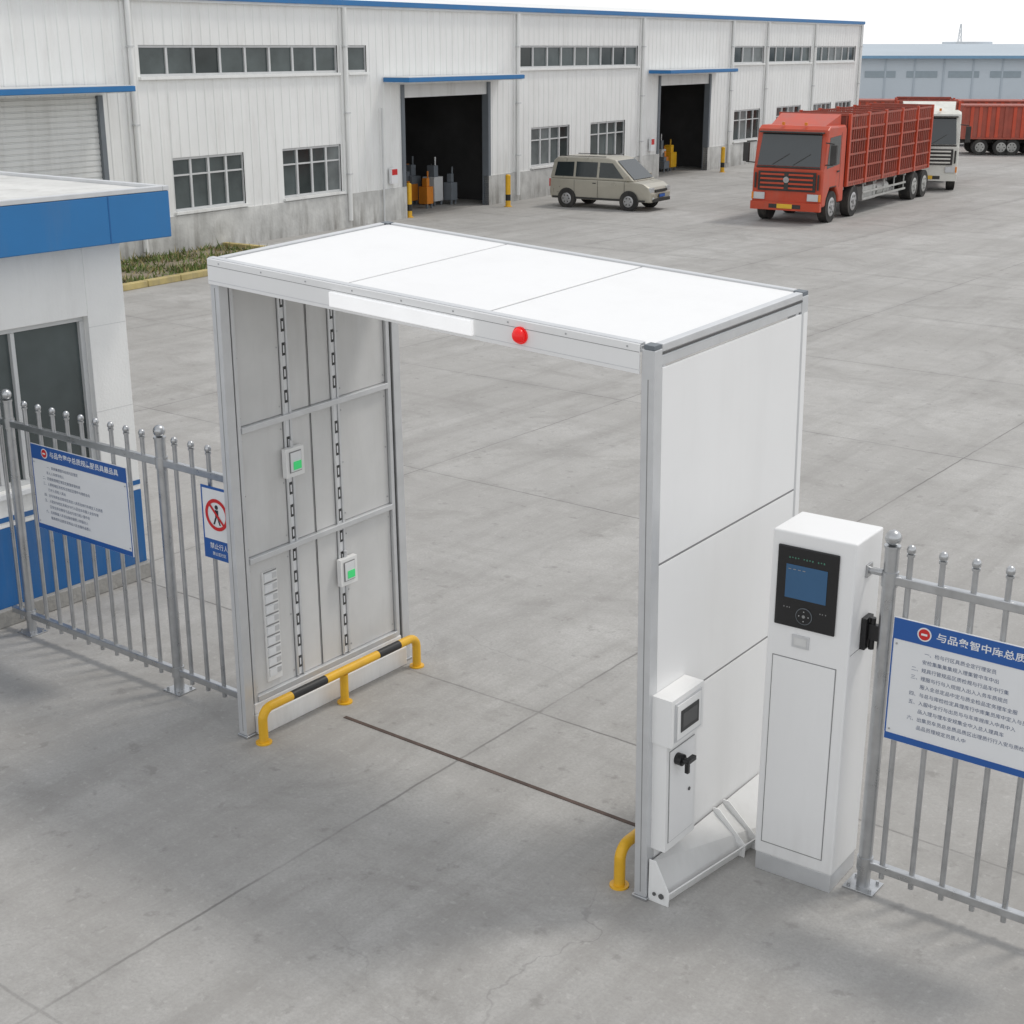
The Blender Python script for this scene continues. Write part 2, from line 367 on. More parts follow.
for z in (1.28,2.255): rp.box(W-0.018,W-0.0045,P+0.004,D-0.065,z-0.007,z+0.007,MIDSEAM)
rp.box(W-0.018,W+0.001,D-0.06,D-0.002,0.05,H-0.14,WHITE_CLEAN)
for z0,z1 in rows:
    rp.box(W-P+0.03,W-P+0.04,P+0.06,D-P-0.065,z0,z1,INNER)
rp.build("right_wall_panels",gate,0.002,gwarp)
cb=MB()
X0=W+0.0
cb.box(X0,X0+0.10,0.05,0.40,0.36,1.10,WHITE)
cb.box(X0,X0+0.135,0.04,0.41,1.105,1.42,WHITE)
cb.box(X0+0.1005,X0+0.106,0.085,0.365,0.42,1.05,WHITE_CLEAN)
cb.box(X0+0.1005,X0+0.1025,0.079,0.371,0.414,1.056,MIDSEAM)
cb.box(X0+0.1355,X0+0.142,0.075,0.375,1.13,1.39,ALU)
cb.box(X0+0.1425,X0+0.148,0.090,0.360,1.145,1.375,WHITE)
cb.box(X0+0.1485,X0+0.152,0.125,0.330,1.185,1.33,BLACK)
cb.box(X0+0.1525,X0+0.153,0.145,0.31,1.21,1.305,DKSEAM)
cb.build("control_box",gate,0.006,gwarp)
kn=MB()
kn.cyl((X0+0.106,0.16,0.98),(X0+0.15,0.16,0.98),0.038,BLACK,20)
kn.cyl((X0+0.15,0.16,0.98),(X0+0.19,0.16,0.98),0.02,BLACK,14)
kn.box(X0+0.165,X0+0.195,0.145,0.24,0.965,0.995,BLACK); kn.box(X0+0.165,X0+0.19,0.15,0.175,0.90,1.0,BLACK)
kn.cyl((X0+0.107,0.31,0.70),(X0+0.112,0.31,0.70),0.012,DKSEAM,12)
kn.build("rotary_lock_handle",gate,0.003,gwarp)
ch=MB()
def plate(a,b,c,d,th,m):
    a,b,c,d=map(Vector,(a,b,c,d)); n=(b-a).cross(d-a).normalized()*th
    vs=[a,b,c,d,a+n,b+n,c+n,d+n]
    ch.add(vs,[(0,3,2,1),(4,5,6,7),(0,1,5,4),(1,2,6,5),(2,3,7,6),(3,0,4,7)],m)
e0,e1=0.03,1.45
o0,o1=0.15,0.33
ch.box(X0+0.003,X0+0.11,e0,e1,0.0,0.012,WHITE)
plate((X0+0.004,e0,0.26),(X0+o0-0.04,e0,0.035),(X0+o1-0.04,e1,0.035),(X0+0.004,e1,0.26),0.008,INNER)
plate((X0+o0-0.04,e0,0.0),(X0+o0,e0,0.085),(X0+o1,e1,0.085),(X0+o1-0.04,e1,0.0),0.01,WHITE)
for yy in (e0-0.012,0.80,0.93):
    t=(yy-e0)/(e1-e0); oo=o0+(o1-o0)*t
    ch.add([(X0+0.004,yy,0.0),(X0+oo,yy,0.0),(X0+oo+0.005,yy,0.09),(X0+0.05,yy,0.285),(X0+0.004,yy,0.285),
            (X0+0.004,yy+0.01,0.0),(X0+oo,yy+0.01,0.0),(X0+oo+0.005,yy+0.01,0.09),(X0+0.05,yy+0.01,0.285),(X0+0.004,yy+0.01,0.285)],
           [(0,1,2,3,4),(9,8,7,6,5),(0,5,6,1),(1,6,7,2),(2,7,8,3),(3,8,9,4),(4,9,5,0)],WHITE)
ch.cyl((X0+0.10,e0-0.013,0.06),(X0+0.10,e0-0.02,0.06),0.018,DKSEAM,12)
ch.cyl((X0+0.05,e0-0.013,0.06),(X0+0.05,e0-0.02,0.06),0.012,DKSEAM,12)
ch.build("outer_base_channel",gate,0.003)

# ------------------------------------------------------------------ yellow/black guard rails
def guard(x,y0,length):
    c,s=math.cos(R(YAW)),math.sin(R(YAW))
    e=empty("safety_guard_rail",GX+x*c-y0*s,GY+x*s+y0*c,0,YAW)
    h=0.275; rb=0.09; pts=[(0,0,0),(0,0,h-rb)]
    for i in range(1,7):
        a=math.pi/2*i/6; pts.append((0,rb-rb*math.cos(a),h-rb+rb*math.sin(a)))
    n=60
    for i in range(1,n): pts.append((0,rb+(length-2*rb)*i/n,h))
    for i in range(0,7):
        a=math.pi/2*i/6; pts.append((0,length-rb+rb*math.sin(a),h-rb+rb*math.cos(a)))
    pts.append((0,length,0))
    def mf(d,T):
        f=d/T
        return BLKPAINT if (0.24<f<0.40 or 0.68<f<0.80) else YELLOW
    b=MB(); b.tube(pts,0.036,mf,20); b.build("bent_pipe",e)
    g=MB(); g.cyl((0,length*0.5,0),(0,length*0.5,h-0.03),0.034,YELLOW,18)
    for yy in (0,length*0.5,length): g.cyl((0,yy,0),(0,yy,0.012),0.062,YELLOW,20)
    g.build("posts_and_flanges",e,0.002)
guard(0.235,0.03,1.76)
guard(W-0.22,0.04,1.70)

chn=empty("cable_channel",GX,GY,0,YAW)
b=MB(); b.box(0.42,W-0.26,0.70,0.732,0.0,0.005,RUST); b.build("cover_strip",chn)

# ------------------------------------------------------------------ kiosk
kx=empty("access_control_kiosk",1.545,7.96,0,-35.5)
KW,KD,KH=0.525,0.40,2.30
k=MB(); k.box(0,KW,0,KD,0.125,KH,WHITE_CLEAN); k.build("cabinet",kx,0.012,None,3)
k=MB(); k.box(0.008,KW-0.008,0.008,KD-0.008,0.0,0.124,ALU); k.build("plinth",kx,0.004)
k=MB()
k.box(0.05,KW-0.075,-0.006,-0.0005,0.22,1.50,WHITE_CLEAN); k.build("service_door",kx,0.003)
k=MB()
for (a,b_,c,d) in ((0.044,0.049,0.215,1.505),(KW-0.074,KW-0.069,0.215,1.505)): k.box(a,b_,-0.002,0.001,c,d,MIDSEAM)
k.box(0.044,KW-0.069,-0.002,0.001,1.501,1.506,MIDSEAM); k.box(0.044,KW-0.069,-0.002,0.001,0.213,0.218,MIDSEAM)
k.box(KW-0.001,KW+0.0015,0.02,KD-0.02,1.60,1.603,MIDSEAM)
k.build("door_gap",kx)
k=MB(); k.box(0.045,0.43,-0.014,-0.0005,1.71,2.215,BLACK); k.build("screen_bezel",kx,0.01,None,3)
k=MB(); k.box(0.105,0.365,-0.017,-0.0145,1.895,2.105,LCD)
for i in range(13):
    if i in (4,9): continue
    x=0.12+i*0.018; k.box(x,x+0.008,-0.0165,-0.0145,2.142+0.003*(i%2),2.153,GREENT)
for i in range(4): k.box(0.12+i*0.03,0.137+i*0.03,-0.0185,-0.0172,2.075,2.080,MIDSEAM)
k.cyl((0.235,-0.0145,1.795),(0.235,-0.018,1.795),0.052,DKFRAME,28); k.cyl((0.235,-0.0182,1.795),(0.235,-0.020,1.795),0.048,BLACK,28)
k.cyl((0.235,-0.0202,1.795),(0.235,-0.022,1.795),0.010,MIDSEAM,16)
for dx,dz in ((0.03,0),(-0.03,0),(0,0.03),(0,-0.03)): k.box(0.235+dx-0.003,0.235+dx+0.003,-0.0215,-0.0202,1.795+dz-0.003,1.795+dz+0.003,ALU)
for dx in (-0.11,-0.095,0.1,0.115,-0.13,0.135): k.box(0.235+dx-0.003,0.235+dx+0.003,-0.0165,-0.0145,1.83,1.837,MIDSEAM)
k.build("screen_and_keys",kx,0.001)
k=MB(); k.box(0.165,0.275,-0.008,-0.0005,1.585,1.665,ALU); k.box(0.18,0.26,-0.0105,-0.0085,1.60,1.65,INNER); k.build("card_reader",kx,0.002)
k=MB()
k.box(KW+0.001,KW+0.035,0.15,0.26,1.60,1.80,BLACK); k.cyl((KW+0.055,0.2,1.60),(KW+0.055,0.2,1.80),0.018,BLACK,14)
k.box(KW+0.035,KW+0.10,0.18,0.22,1.66,1.76,BLACK)
k.build("gate_lock",kx,0.004)
k=MB()
k.box(KW+0.001,KW+0.012,0.16,0.24,2.05,2.13,STEEL); k.cyl((KW+0.012,0.2,2.09),(KW+0.09,0.2,2.09),0.022,STEEL,14); k.build("hinge",kx,0.003)

# ------------------------------------------------------------------ fences
def post(b,x,zt=2.24,r=0.042):
    b.cyl((x,0,0),(x,0,zt-0.07),r,STEEL,20)
    b.cyl((x,0,zt-0.07),(x,0,zt-0.055),r*1.15,STEEL,20)
    b.ball((x,0,zt-0.01),0.048,STEEL,16,10)
    b.box(x-0.10,x+0.10,-0.09,0.09,0,0.012,STEEL)
    for dx in(-0.07,0.07):
        for dy in(-0.06,0.06): b.cyl((x+dx,dy,0.012),(x+dx,dy,0.032),0.011,STEEL,8)
def fence(ox,oy,rot,posts,x0,x1,pitch,ht):
    e=empty("metal_fence",ox,oy,0,rot)
    b=MB()
    for p in posts: post(b,p,ht)
    b.build("posts",e,0.002)
    b=MB()
    for z in (ht-0.26,0.17):
        b.box(x0,x1,-0.024,0.024,z-0.028,z+0.028,STEEL)
    for p in posts:
        for z in (ht-0.26,0.17): b.cyl((p,0,z-0.045),(p,0,z+0.045),0.05,STEEL,18)
    b.build("rails",e,0.006)
    b=MB(); x=x0+pitch*0.6
    while x<x1-0.03:
        if all(abs(x-p)>0.09 for p in posts):
            b.cyl((x,0,0.10),(x,0,ht-0.09),0.0175,STEEL,12)
            b.cyl((x,0,ht-0.10),(x,0,ht-0.085),0.024,STEEL,12)
            b.ball((x,0,ht-0.06),0.027,STEEL,12,8,1.15)
        x+=pitch
    b.build("pickets",e)
    return e
fence(-4.31,11.82,-37.3,[0.0,2.0],-0.25,3.02,0.192,2.20)
fence(2.20,7.75,-37.3,[0.0,3.3,6.6],0.0,9.6,0.19,2.32)

# ------------------------------------------------------------------ signs
CH="品管车规质总中库服务具与集人出入定检区行理安全员"
def rtext(n): return "".join(random.choice(CH) for _ in range(n))
def notice(ox,oy,rot,z0,z1,w,head):
    e=empty("notice_sign",ox,oy,0,rot)
    b=MB(); b.box(0,w,-0.010,0,z0,z1,SIGNW); b.build("board",e,0.003)
    hh=(z1-z0)*0.17
    b=MB(); b.box(0.004,w-0.004,-0.0135,-0.0105,z1-hh,z1-0.004,BLUE); b.box(0.004,w-0.004,-0.0135,-0.0105,z0+0.004,z0+0.045,BLUE)
    b.box(0.002,0.010,-0.0125,-0.0105,z0+0.046,z1-hh-0.001,BLUE); b.box(w-0.010,w-0.002,-0.0125,-0.0105,z0+0.046,z1-hh-0.001,BLUE)
    b.build("blue_bands",e)
    b=MB(); cx=0.19; cz=z1-hh/2
    b.cyl((cx,-0.0136,cz),(cx,-0.0155,cz),0.042,SIGNW,28); b.cyl((cx,-0.0156,cz),(cx,-0.0170,cz),0.034,SIGNRED,28)
    b.box(cx-0.018,cx+0.018,-0.0185,-0.0171,cz-0.006,cz+0.006,SIGNW); b.build("round_mark",e)
    text("heading",head,0.056,0.26,-0.0142,z1-hh/2,SIGNW,e,'LEFT',min(1.15,(w-0.36)/(0.056*len(head))),0.015)
    n=10; dz=(z1-hh-0.05-(z0+0.075))/n
    pre=["一、","","二、","三、","","四、","五、","","六、",""]
    for i in range(n):
        L=(15+random.randint(0,9)) if i else 12
        if not pre[i]: L=random.randint(8,20)
        text("line_%d"%i,(pre[i] or "　　")+rtext(L),0.030,0.13 if i else 0.20,-0.0113,z1-hh-0.055-dz*i,INK,e,'LEFT',1.0,0.0)
    b=MB()
    for x in (0.15,w-0.15):
        b.box(x-0.02,x+0.02,0.0005,0.012,z0+0.05,z1-0.05,STEEL)
    for x in (0.03,w-0.03):
        for z in (z0+0.07,z1-hh-0.03): b.cyl((x,-0.0105,z),(x,-0.015,z),0.006,STEEL,10)
    b.build("fixings",e)
    return e
c,s=math.cos(R(-37.3)),math.sin(R(-37.3))
def place(ox,oy,a,off): return (ox+a*c-off*s, oy+a*s+off*c)
p=place(-4.31,11.82,0.37,-0.05); notice(p[0],p[1],-37.3,1.09,1.84,1.26,"与品象零中总质规集服员具最品具")
p=place(2.20,7.75,0.07,-0.05); notice(p[0],p[1],-37.3,1.08,1.86,1.26,"与品象智中库总质规服品具A")
p=place(-4.31,11.82,2.50,-0.045)
e=empty("no_pedestrians_sign",p[0],p[1],0,-37.3)
b=MB(); b.box(0,0.34,-0.008,0,1.29,1.87,BLUE); b.build("board",e,0.003)
b=MB(); b.box(0.02,0.32,-0.0105,-0.0085,1.45,1.85,SIGNW); b.build("white_field",e)
b=MB(); cx,cz=0.17,1.655
def ring(b,cx,cz,r0,r1,y,m,seg=36):
    vs=[];fs=[]
    for i in range(seg):
        a=2*math.pi*i/seg
        vs+= [(cx+r0*math.cos(a),y,cz+r0*math.sin(a)),(cx+r1*math.cos(a),y,cz+r1*math.sin(a))]
    for i in range(seg):
        j=(i+1)%seg; fs.append((2*i,2*j,2*j+1,2*i+1))
    b.add(vs,fs,m)
ring(b,cx,cz,0.098,0.126,-0.0135,SIGNRED)
b.add([(cx-0.080,-0.0138,cz+0.065),(cx-0.065,-0.0138,cz+0.080),(cx+0.080,-0.0138,cz-0.065),(cx+0.065,-0.0138,cz-0.080)],[(0,1,2,3)],SIGNRED)
b.cyl((cx,-0.0107,cz+0.06),(cx,-0.012,cz+0.06),0.018,INKD,16)
b.box(cx-0.018,cx+0.018,-0.012,-0.0107,cz-0.02,cz+0.038,INKD)
b.add([(cx-0.018,-0.0118,cz-0.02),(cx-0.045,-0.0118,cz-0.08),(cx-0.028,-0.0118,cz-0.08),(cx,-0.0118,cz-0.02)],[(0,1,2,3)],INKD)
b.add([(cx+0.018,-0.0118,cz-0.02),(cx+0.04,-0.0118,cz-0.08),(cx+0.023,-0.0118,cz-0.08),(cx,-0.0118,cz-0.02)],[(0,1,2,3)],INKD)
b.build("pictogram",e)
text("words","禁止行人",0.05,0.17,-0.0095,1.395,SIGNW,e,'CENTER')
text("small_words","禁止通行区",0.03,0.17,-0.0095,1.335,SIGNW,e,'CENTER')

# ------------------------------------------------------------------ guard house
gh=empty("guard_house",-3.63,13.27,0,YAW)
b=MB()
Lh,Wh,zt=5.5,4.2,3.33
y0w,y1w=-3.2,-0.42; z0w,z1w=1.22,2.66
def wallx(b,ya,yb,za,zb): b.box(-0.2,0,ya,yb,za,zb,PLASTER)
wallx(b,y1w,0,0.9,zt); wallx(b,-Lh,y0w,0.9,zt); wallx(b,y0w,y1w,z1w,zt); wallx(b,y0w,y1w,0.9,z0w)
b.box(-Wh,-0.2,-0.2,0,0.0,zt,PLASTER); b.box(-Wh,-0.2,-Lh,-Lh+0.2,0,zt,PLASTER); b.box(-Wh-0.001,-Wh+0.2,-Lh+0.2,-0.2,0,zt,PLASTER)
b.build("walls",gh,0.006)
b=MB(); b.box(-0.2,0.004,-Lh,0.003,0.16,0.898,BLUEW); b.box(0.0005,0.005,-Lh,0.003,0.955,1.0,BLUEW); b.build("blue_dado",gh)
b=MB(); b.box(-0.22,0.06,-Lh-0.02,0.05,0.0,0.158,PLINTH); b.build("plinth",gh,0.01)
b=MB()
b.box(0.0003,0.0015,-0.42,-0.003,1.75,1.756,INNER); b.box(0.0003,0.0015,-0.42,-0.003,2.55,2.556,INNER); b.build("panel_joints",gh)
b=MB(); b.box(-Wh-0.35,0.34,-Lh-0.35,0.34,zt,zt+0.42,ROOFB)
b.build("roof_fascia",gh,0.01)
b=MB()
for y in (-4.6,-3.1,-1.6,-0.35): b.box(0.3405,0.3425,y,y+0.012,zt+0.005,zt+0.415,BLUEW)
b.build("fascia_joints",gh)
b=MB(); b.box(-Wh-0.28,0.27,-Lh-0.28,0.27,zt+0.421,zt+0.436,ROOFTOP)
b.box(-Wh-0.352,0.343,-Lh-0.353,-Lh-0.28,zt+0.422,zt+0.47,SIGNW); b.box(-Wh-0.352,0.343,0.272,0.343,zt+0.422,zt+0.465,ALU); b.box(0.272,0.343,-Lh-0.28,0.270,zt+0.422,zt+0.465,ALU)
b.build("roof_top",gh,0.005)
b=MB()
b.box(-0.14,-0.07,y0w,y1w,z0w,z0w+0.05,FRAMEG);b.box(-0.14,-0.07,y0w,y1w,z1w-0.05,z1w,FRAMEG)
for y in (y0w,y0w+0.87,y0w+1.75,y1w-0.05): b.box(-0.138,-0.068,y,y+0.05,z0w+0.051,z1w-0.051,FRAMEG)
b.box(-0.136,-0.066,-1.20,-1.16,z0w+0.051,z1w-0.051,FRAMEG)
b.box(-0.02,0.04,y0w-0.05,y1w+0.05,z0w-0.05,z0w-0.003,SIGNW)
b.build("window_frame",gh,0.003)
b=MB(); b.box(-0.115,-0.108,y0w,y1w,z0w,z1w,GL2); b.build("window_glass",gh)

# ------------------------------------------------------------------ main warehouse
wh=empty("warehouse",-0.83,48.2,0,57.1)
S0,S1,HT=-40.0,34.6,6.05
doors=[(-20.9,-16.3),(-4.48,0.03),(12.27,16.75)]
low=[(-14.05,-11.5),(-9.97,-7.5),(2.74,5.31),(6.83,9.46),(19.4,22.2),(24.1,27.0),(28.6,31.0),(31.6,33.8)]
high=[(-14.9,-7.5),(-7.05,-6.2),(1.95,10.35),(19.0,22.3),(22.7,27.9),(28.5,34.0)]
ops=[(a,b_,0.0,3.93) for a,b_ in doors]+[(a,b_,1.05,2.37) for a,b_ in low]+[(a,b_,4.32,5.05) for a,b_ in high]
cuts=sorted(set([S0,S1]+[o[0] for o in ops]+[o[1] for o in ops]))
cl=MB(); dd=MB()
def corr(sa,sb,za,zb):
    pit=0.32; pts=[(sa,0)]
    k0=int(math.floor(sa/pit)); 
    for kk in range(k0,int(sb/pit)+2):
        for dx,y in ((0,0),(0.02,-0.013),(0.055,-0.013),(0.075,0)):
            x=kk*pit+dx
            if sa+0.001<x<sb-0.001: pts.append((x,y))
    pts.append((sb,0))
    vs=[];fs=[]
    for x,y in pts: vs+=[(x,y,za),(x,y,zb)]
    for i in range(len(pts)-1): fs.append((2*i,2*i+2,2*i+3,2*i+1))
    cl.add(vs,fs,CLAD)
for a,b_ in zip(cuts[:-1],cuts[1:]):
    mid=(a+b_)/2; cov=sorted([(o[2],o[3]) for o in ops if o[0]<mid<o[1]])
    z=0.0
    for c0,c1 in cov+[(HT,HT)]:
        if c0>z+0.01:
            if z==0.0:
                zz=min(c0,0.95); dd.box(a,b_,-0.06,0.15,0,zz,DADO)
                if c0>0.95: corr(a,b_,0.95,c0)
            else: corr(a,b_,z,c0)
        z=c1
cl.build("corrugated_wall",wh); dd.build("masonry_base",wh)
b=MB()
b.box(S0,S1+0.1,-0.16,0.10,HT+0.06,HT+0.20,ROOFB); b.box(S0,S1+0.1,-0.10,0.10,HT,HT+0.058,CLAD)
b.box(S1,S1+0.06,0.1,22,0,HT+0.1,CLAD); b.box(S0,S0+0.06,0.1,22,0,HT,CLAD); b.box(S0,S1,22,22.1,0,HT,CLAD)
b.add([(S0,0.11,HT+0.1),(S1,0.11,HT+0.1),(S1,11,HT+0.9),(S0,11,HT+0.9),(S0,22,HT+0.1),(S1,22,HT+0.1)],[(0,1,2,3),(3,2,5,4)],CLAD)
b.build("roof_and_end_walls",wh)
b=MB()
for x in (-15.25,-7.27,1.75,10.62,18.75,22.5,28.2,34.5):
    b.cyl((x,-0.11,0.2),(x,-0.11,HT),0.065,CLAD,10); b.box(x-0.16,x+0.16,-0.045,0.0,0.96,HT,CLAD)
    for z in (1.5,3.2,5.0): b.box(x-0.08,x+0.08,-0.18,-0.045,z,z+0.04,FRAMEG)
b.build("downpipes",wh)
b=MB()
for a,b_ in ((-22,-16.0),(-5.5,0.75),(11.2,17.4)):
    b.box(a,b_,-1.0,-0.05,4.03,4.15,ROOFB); b.box(a+0.05,b_-0.05,-0.95,-0.05,4.005,4.028,CLAD); b.box(a+0.02,b_-0.02,-0.97,-0.05,4.152,4.17,FRAMEG)  # pale top sheet added to keep blue bounce off the wall
b.build("door_canopies",wh,0.01)
b=MB()
for a,b_ in doors:
    b.box(a-0.14,a,-0.05,0.2,0,3.93,DKFRAME); b.box(b_,b_+0.14,-0.05,0.2,0,3.93,DKFRAME)
for a,b_ in doors[1:]: b.box(a,b_,0.02,0.35,3.55,3.93,SHUT)
b.build("door_frames",wh)
b=MB(); z=0.0; a,b_=doors[0]
while z<3.9:
    b.box(a,b_,0.03,0.06,z,z+0.10,SHUT); b.box(a,b_,0.045,0.065,z+0.10,z+0.13,SHUT); z+=0.13
b.build("roller_shutter",wh,0.008)
b=MB()
def win(sa,sb,za,zb,n,hz):
    b.box(sa,sb,0.03,0.11,za,za+0.06,FRAMEG); b.box(sa,sb,0.03,0.11,zb-0.06,zb,FRAMEG)
    b.box(sa-0.05,sb+0.05,-0.09,0.1,za-0.07,za-0.003,CLAD)
    for i in range(n+1):
        x=sa+(sb-sa)*i/n; w=0.035
        b.box(max(sa,x-w),min(sb,x+w),0.028,0.112,za+0.061,zb-0.061,FRAMEG)
    if hz: b.box(sa+0.04,sb-0.04,0.035,0.105,zb-(zb-za)*0.33-0.02,zb-(zb-za)*0.33+0.02,FRAMEG)
    for i in range(n):
        xa=sa+(sb-sa)*i/n; xb=sa+(sb-sa)*(i+1)/n
        t=random.uniform(-0.012,0.012)
        b.quad((xa,0.075+t,za),(xb,0.075-t,za),(xb,0.075-t,zb),(xa,0.075+t,zb),random.choice([GL1,GL2,GL2,GL2,GL3]))
for a,b_ in low: win(a,b_,1.05,2.37,4,True)
for a,b_ in high: win(a,b_,4.32,5.05,max(1,round((b_-a)/0.95)),False)
b.build("windows",wh)
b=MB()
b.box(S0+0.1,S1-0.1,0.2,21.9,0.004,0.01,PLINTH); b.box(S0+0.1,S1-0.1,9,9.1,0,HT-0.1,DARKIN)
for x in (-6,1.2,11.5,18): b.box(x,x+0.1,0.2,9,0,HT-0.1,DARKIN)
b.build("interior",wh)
b=MB()
random.seed(3)
for base in (-4.2,12.5):
    for i in range(26):
        x=base+random.uniform(0.2,3.7); y=random.uniform(0.9,4.2); w=random.uniform(.2,.55); h=random.uniform(.2,.8)
        mm=random.choice([ORANGE,YELLOW,DKFRAME,CRED,DKFRAME,FRAMEG,CHAS])
        b.box(x,x+w,y,y+w,0.15,0.15+h,mm); b.box(x+0.06,x+w*0.6,y+0.05,y+w*.7,0.151+h,0.2+h*1.4,random.choice([DKFRAME,mm]))
        b.cyl((x+w*.8,y+w*.5,0.15+h),(x+w*.8,y+w*.5,0.3+h*1.6),0.03,mm,8)
        for lx in (0.02,w-0.08): b.box(x+lx,x+lx+0.06,y+0.02,y+0.08,0.011,0.149,DKFRAME)
b.build("machinery",wh,0.01)
b=MB(); b.box(-5.35,-5.05,-0.16,-0.06,1.1,1.55,SIGNW); b.box(-5.33,-5.07,-0.165,-0.161,1.35,1.52,SIGNRED)
b.box(11.35,11.65,-0.16,-0.06,1.1,1.6,SIGNW); b.box(11.38,11.62,-0.165,-0.161,1.35,1.56,SIGNRED)
b.cyl((-5.7,-0.12,0),(-5.7,-0.12,3.3),0.03,FRAMEG,8)
b.build("wall_fittings",wh)

b=MB()
gs=empty("grass_strip",-0.83,48.2,0,57.1)
b.box(-34,-12.6,-3.05,-0.08,0.0,0.06,SOIL); b.build("soil_bed",gs)
b=MB()
random.seed(11)
for i in range(11000):
    x=-22+random.random()*9.2; y=-3.0+random.random()*2.8
    den=math.sin(x*1.7)*math.cos(y*2.1+x)+0.4
    if random.random()>0.25+0.55*den: continue
    h=random.uniform(.05,.18)*(2.0 if random.random()<0.05 else 1); a=random.random()*6.28; w=0.025; lx=random.uniform(-.14,.14); ly=random.uniform(-.14,.14)
    b.add([(x-w*math.cos(a),y-w*math.sin(a),0.05),(x+w*math.cos(a),y+w*math.sin(a),0.05),(x+lx,y+ly,0.05+h)],[(0,1,2)],GRASS if random.random()<0.68 else DRY)
b.build("grass",gs)
kb=empty("kerb",-0.83,48.2,0,57.1)
b=MB()
x=-34
while x<-12.6:
    b.box(x,x+0.97,-3.25,-3.06,0,0.14,KERBY); x+=0.99
b.box(-12.59,-12.42,-3.05,-0.1,0,0.14,KERBY)
b.build("kerb_stones",kb,0.015)

def bollard(x,y,h=1.0):
    e=empty("bollard",x,y); b=MB(); n=5
    for i in range(n): b.cyl((0,0,h*i/n),(0,0,h*(i+1)/n),0.085,YELLOW if i%2==0 or i>2 else BLKPAINT,16,caps=(i==n-1))
    b.ball((0,0,h),0.085,YELLOW,14,8,0.5); b.cyl((0,0,0),(0,0,0.02),0.13,YELLOW,16); b.build("post",e)
for x,y in ((-3.17,44.6),(-0.13,47.7),(8.84,61.3)): bollard(x,y)

# ------------------------------------------------------------------ vehicles
def wheel(b,x,y,r,w,out,rimm):
    b.cyl((x,y-w/2,r),(x,y+w/2,r),r,RUBBER,28)
    yo=y+out*w/2
    b.cyl((x,yo,r),(x,yo+out*0.006,r),r*0.66,CHAS,24)
    b.cyl((x,yo+out*0.006,r),(x,yo+out*0.02,r),r*0.60,rimm,24,r*0.50)
    b.cyl((x,yo+out*0.02,r),(x,yo+out*0.05,r),r*0.18,rimm,14)
    for i in range(6):
        a=i*math.pi/3; b.cyl((x+r*.38*math.cos(a),yo+out*0.0205,r+r*.38*math.sin(a)),(x+r*.38*math.cos(a),yo+out*0.023,r+r*.38*math.sin(a)),r*0.08,CHAS,8)

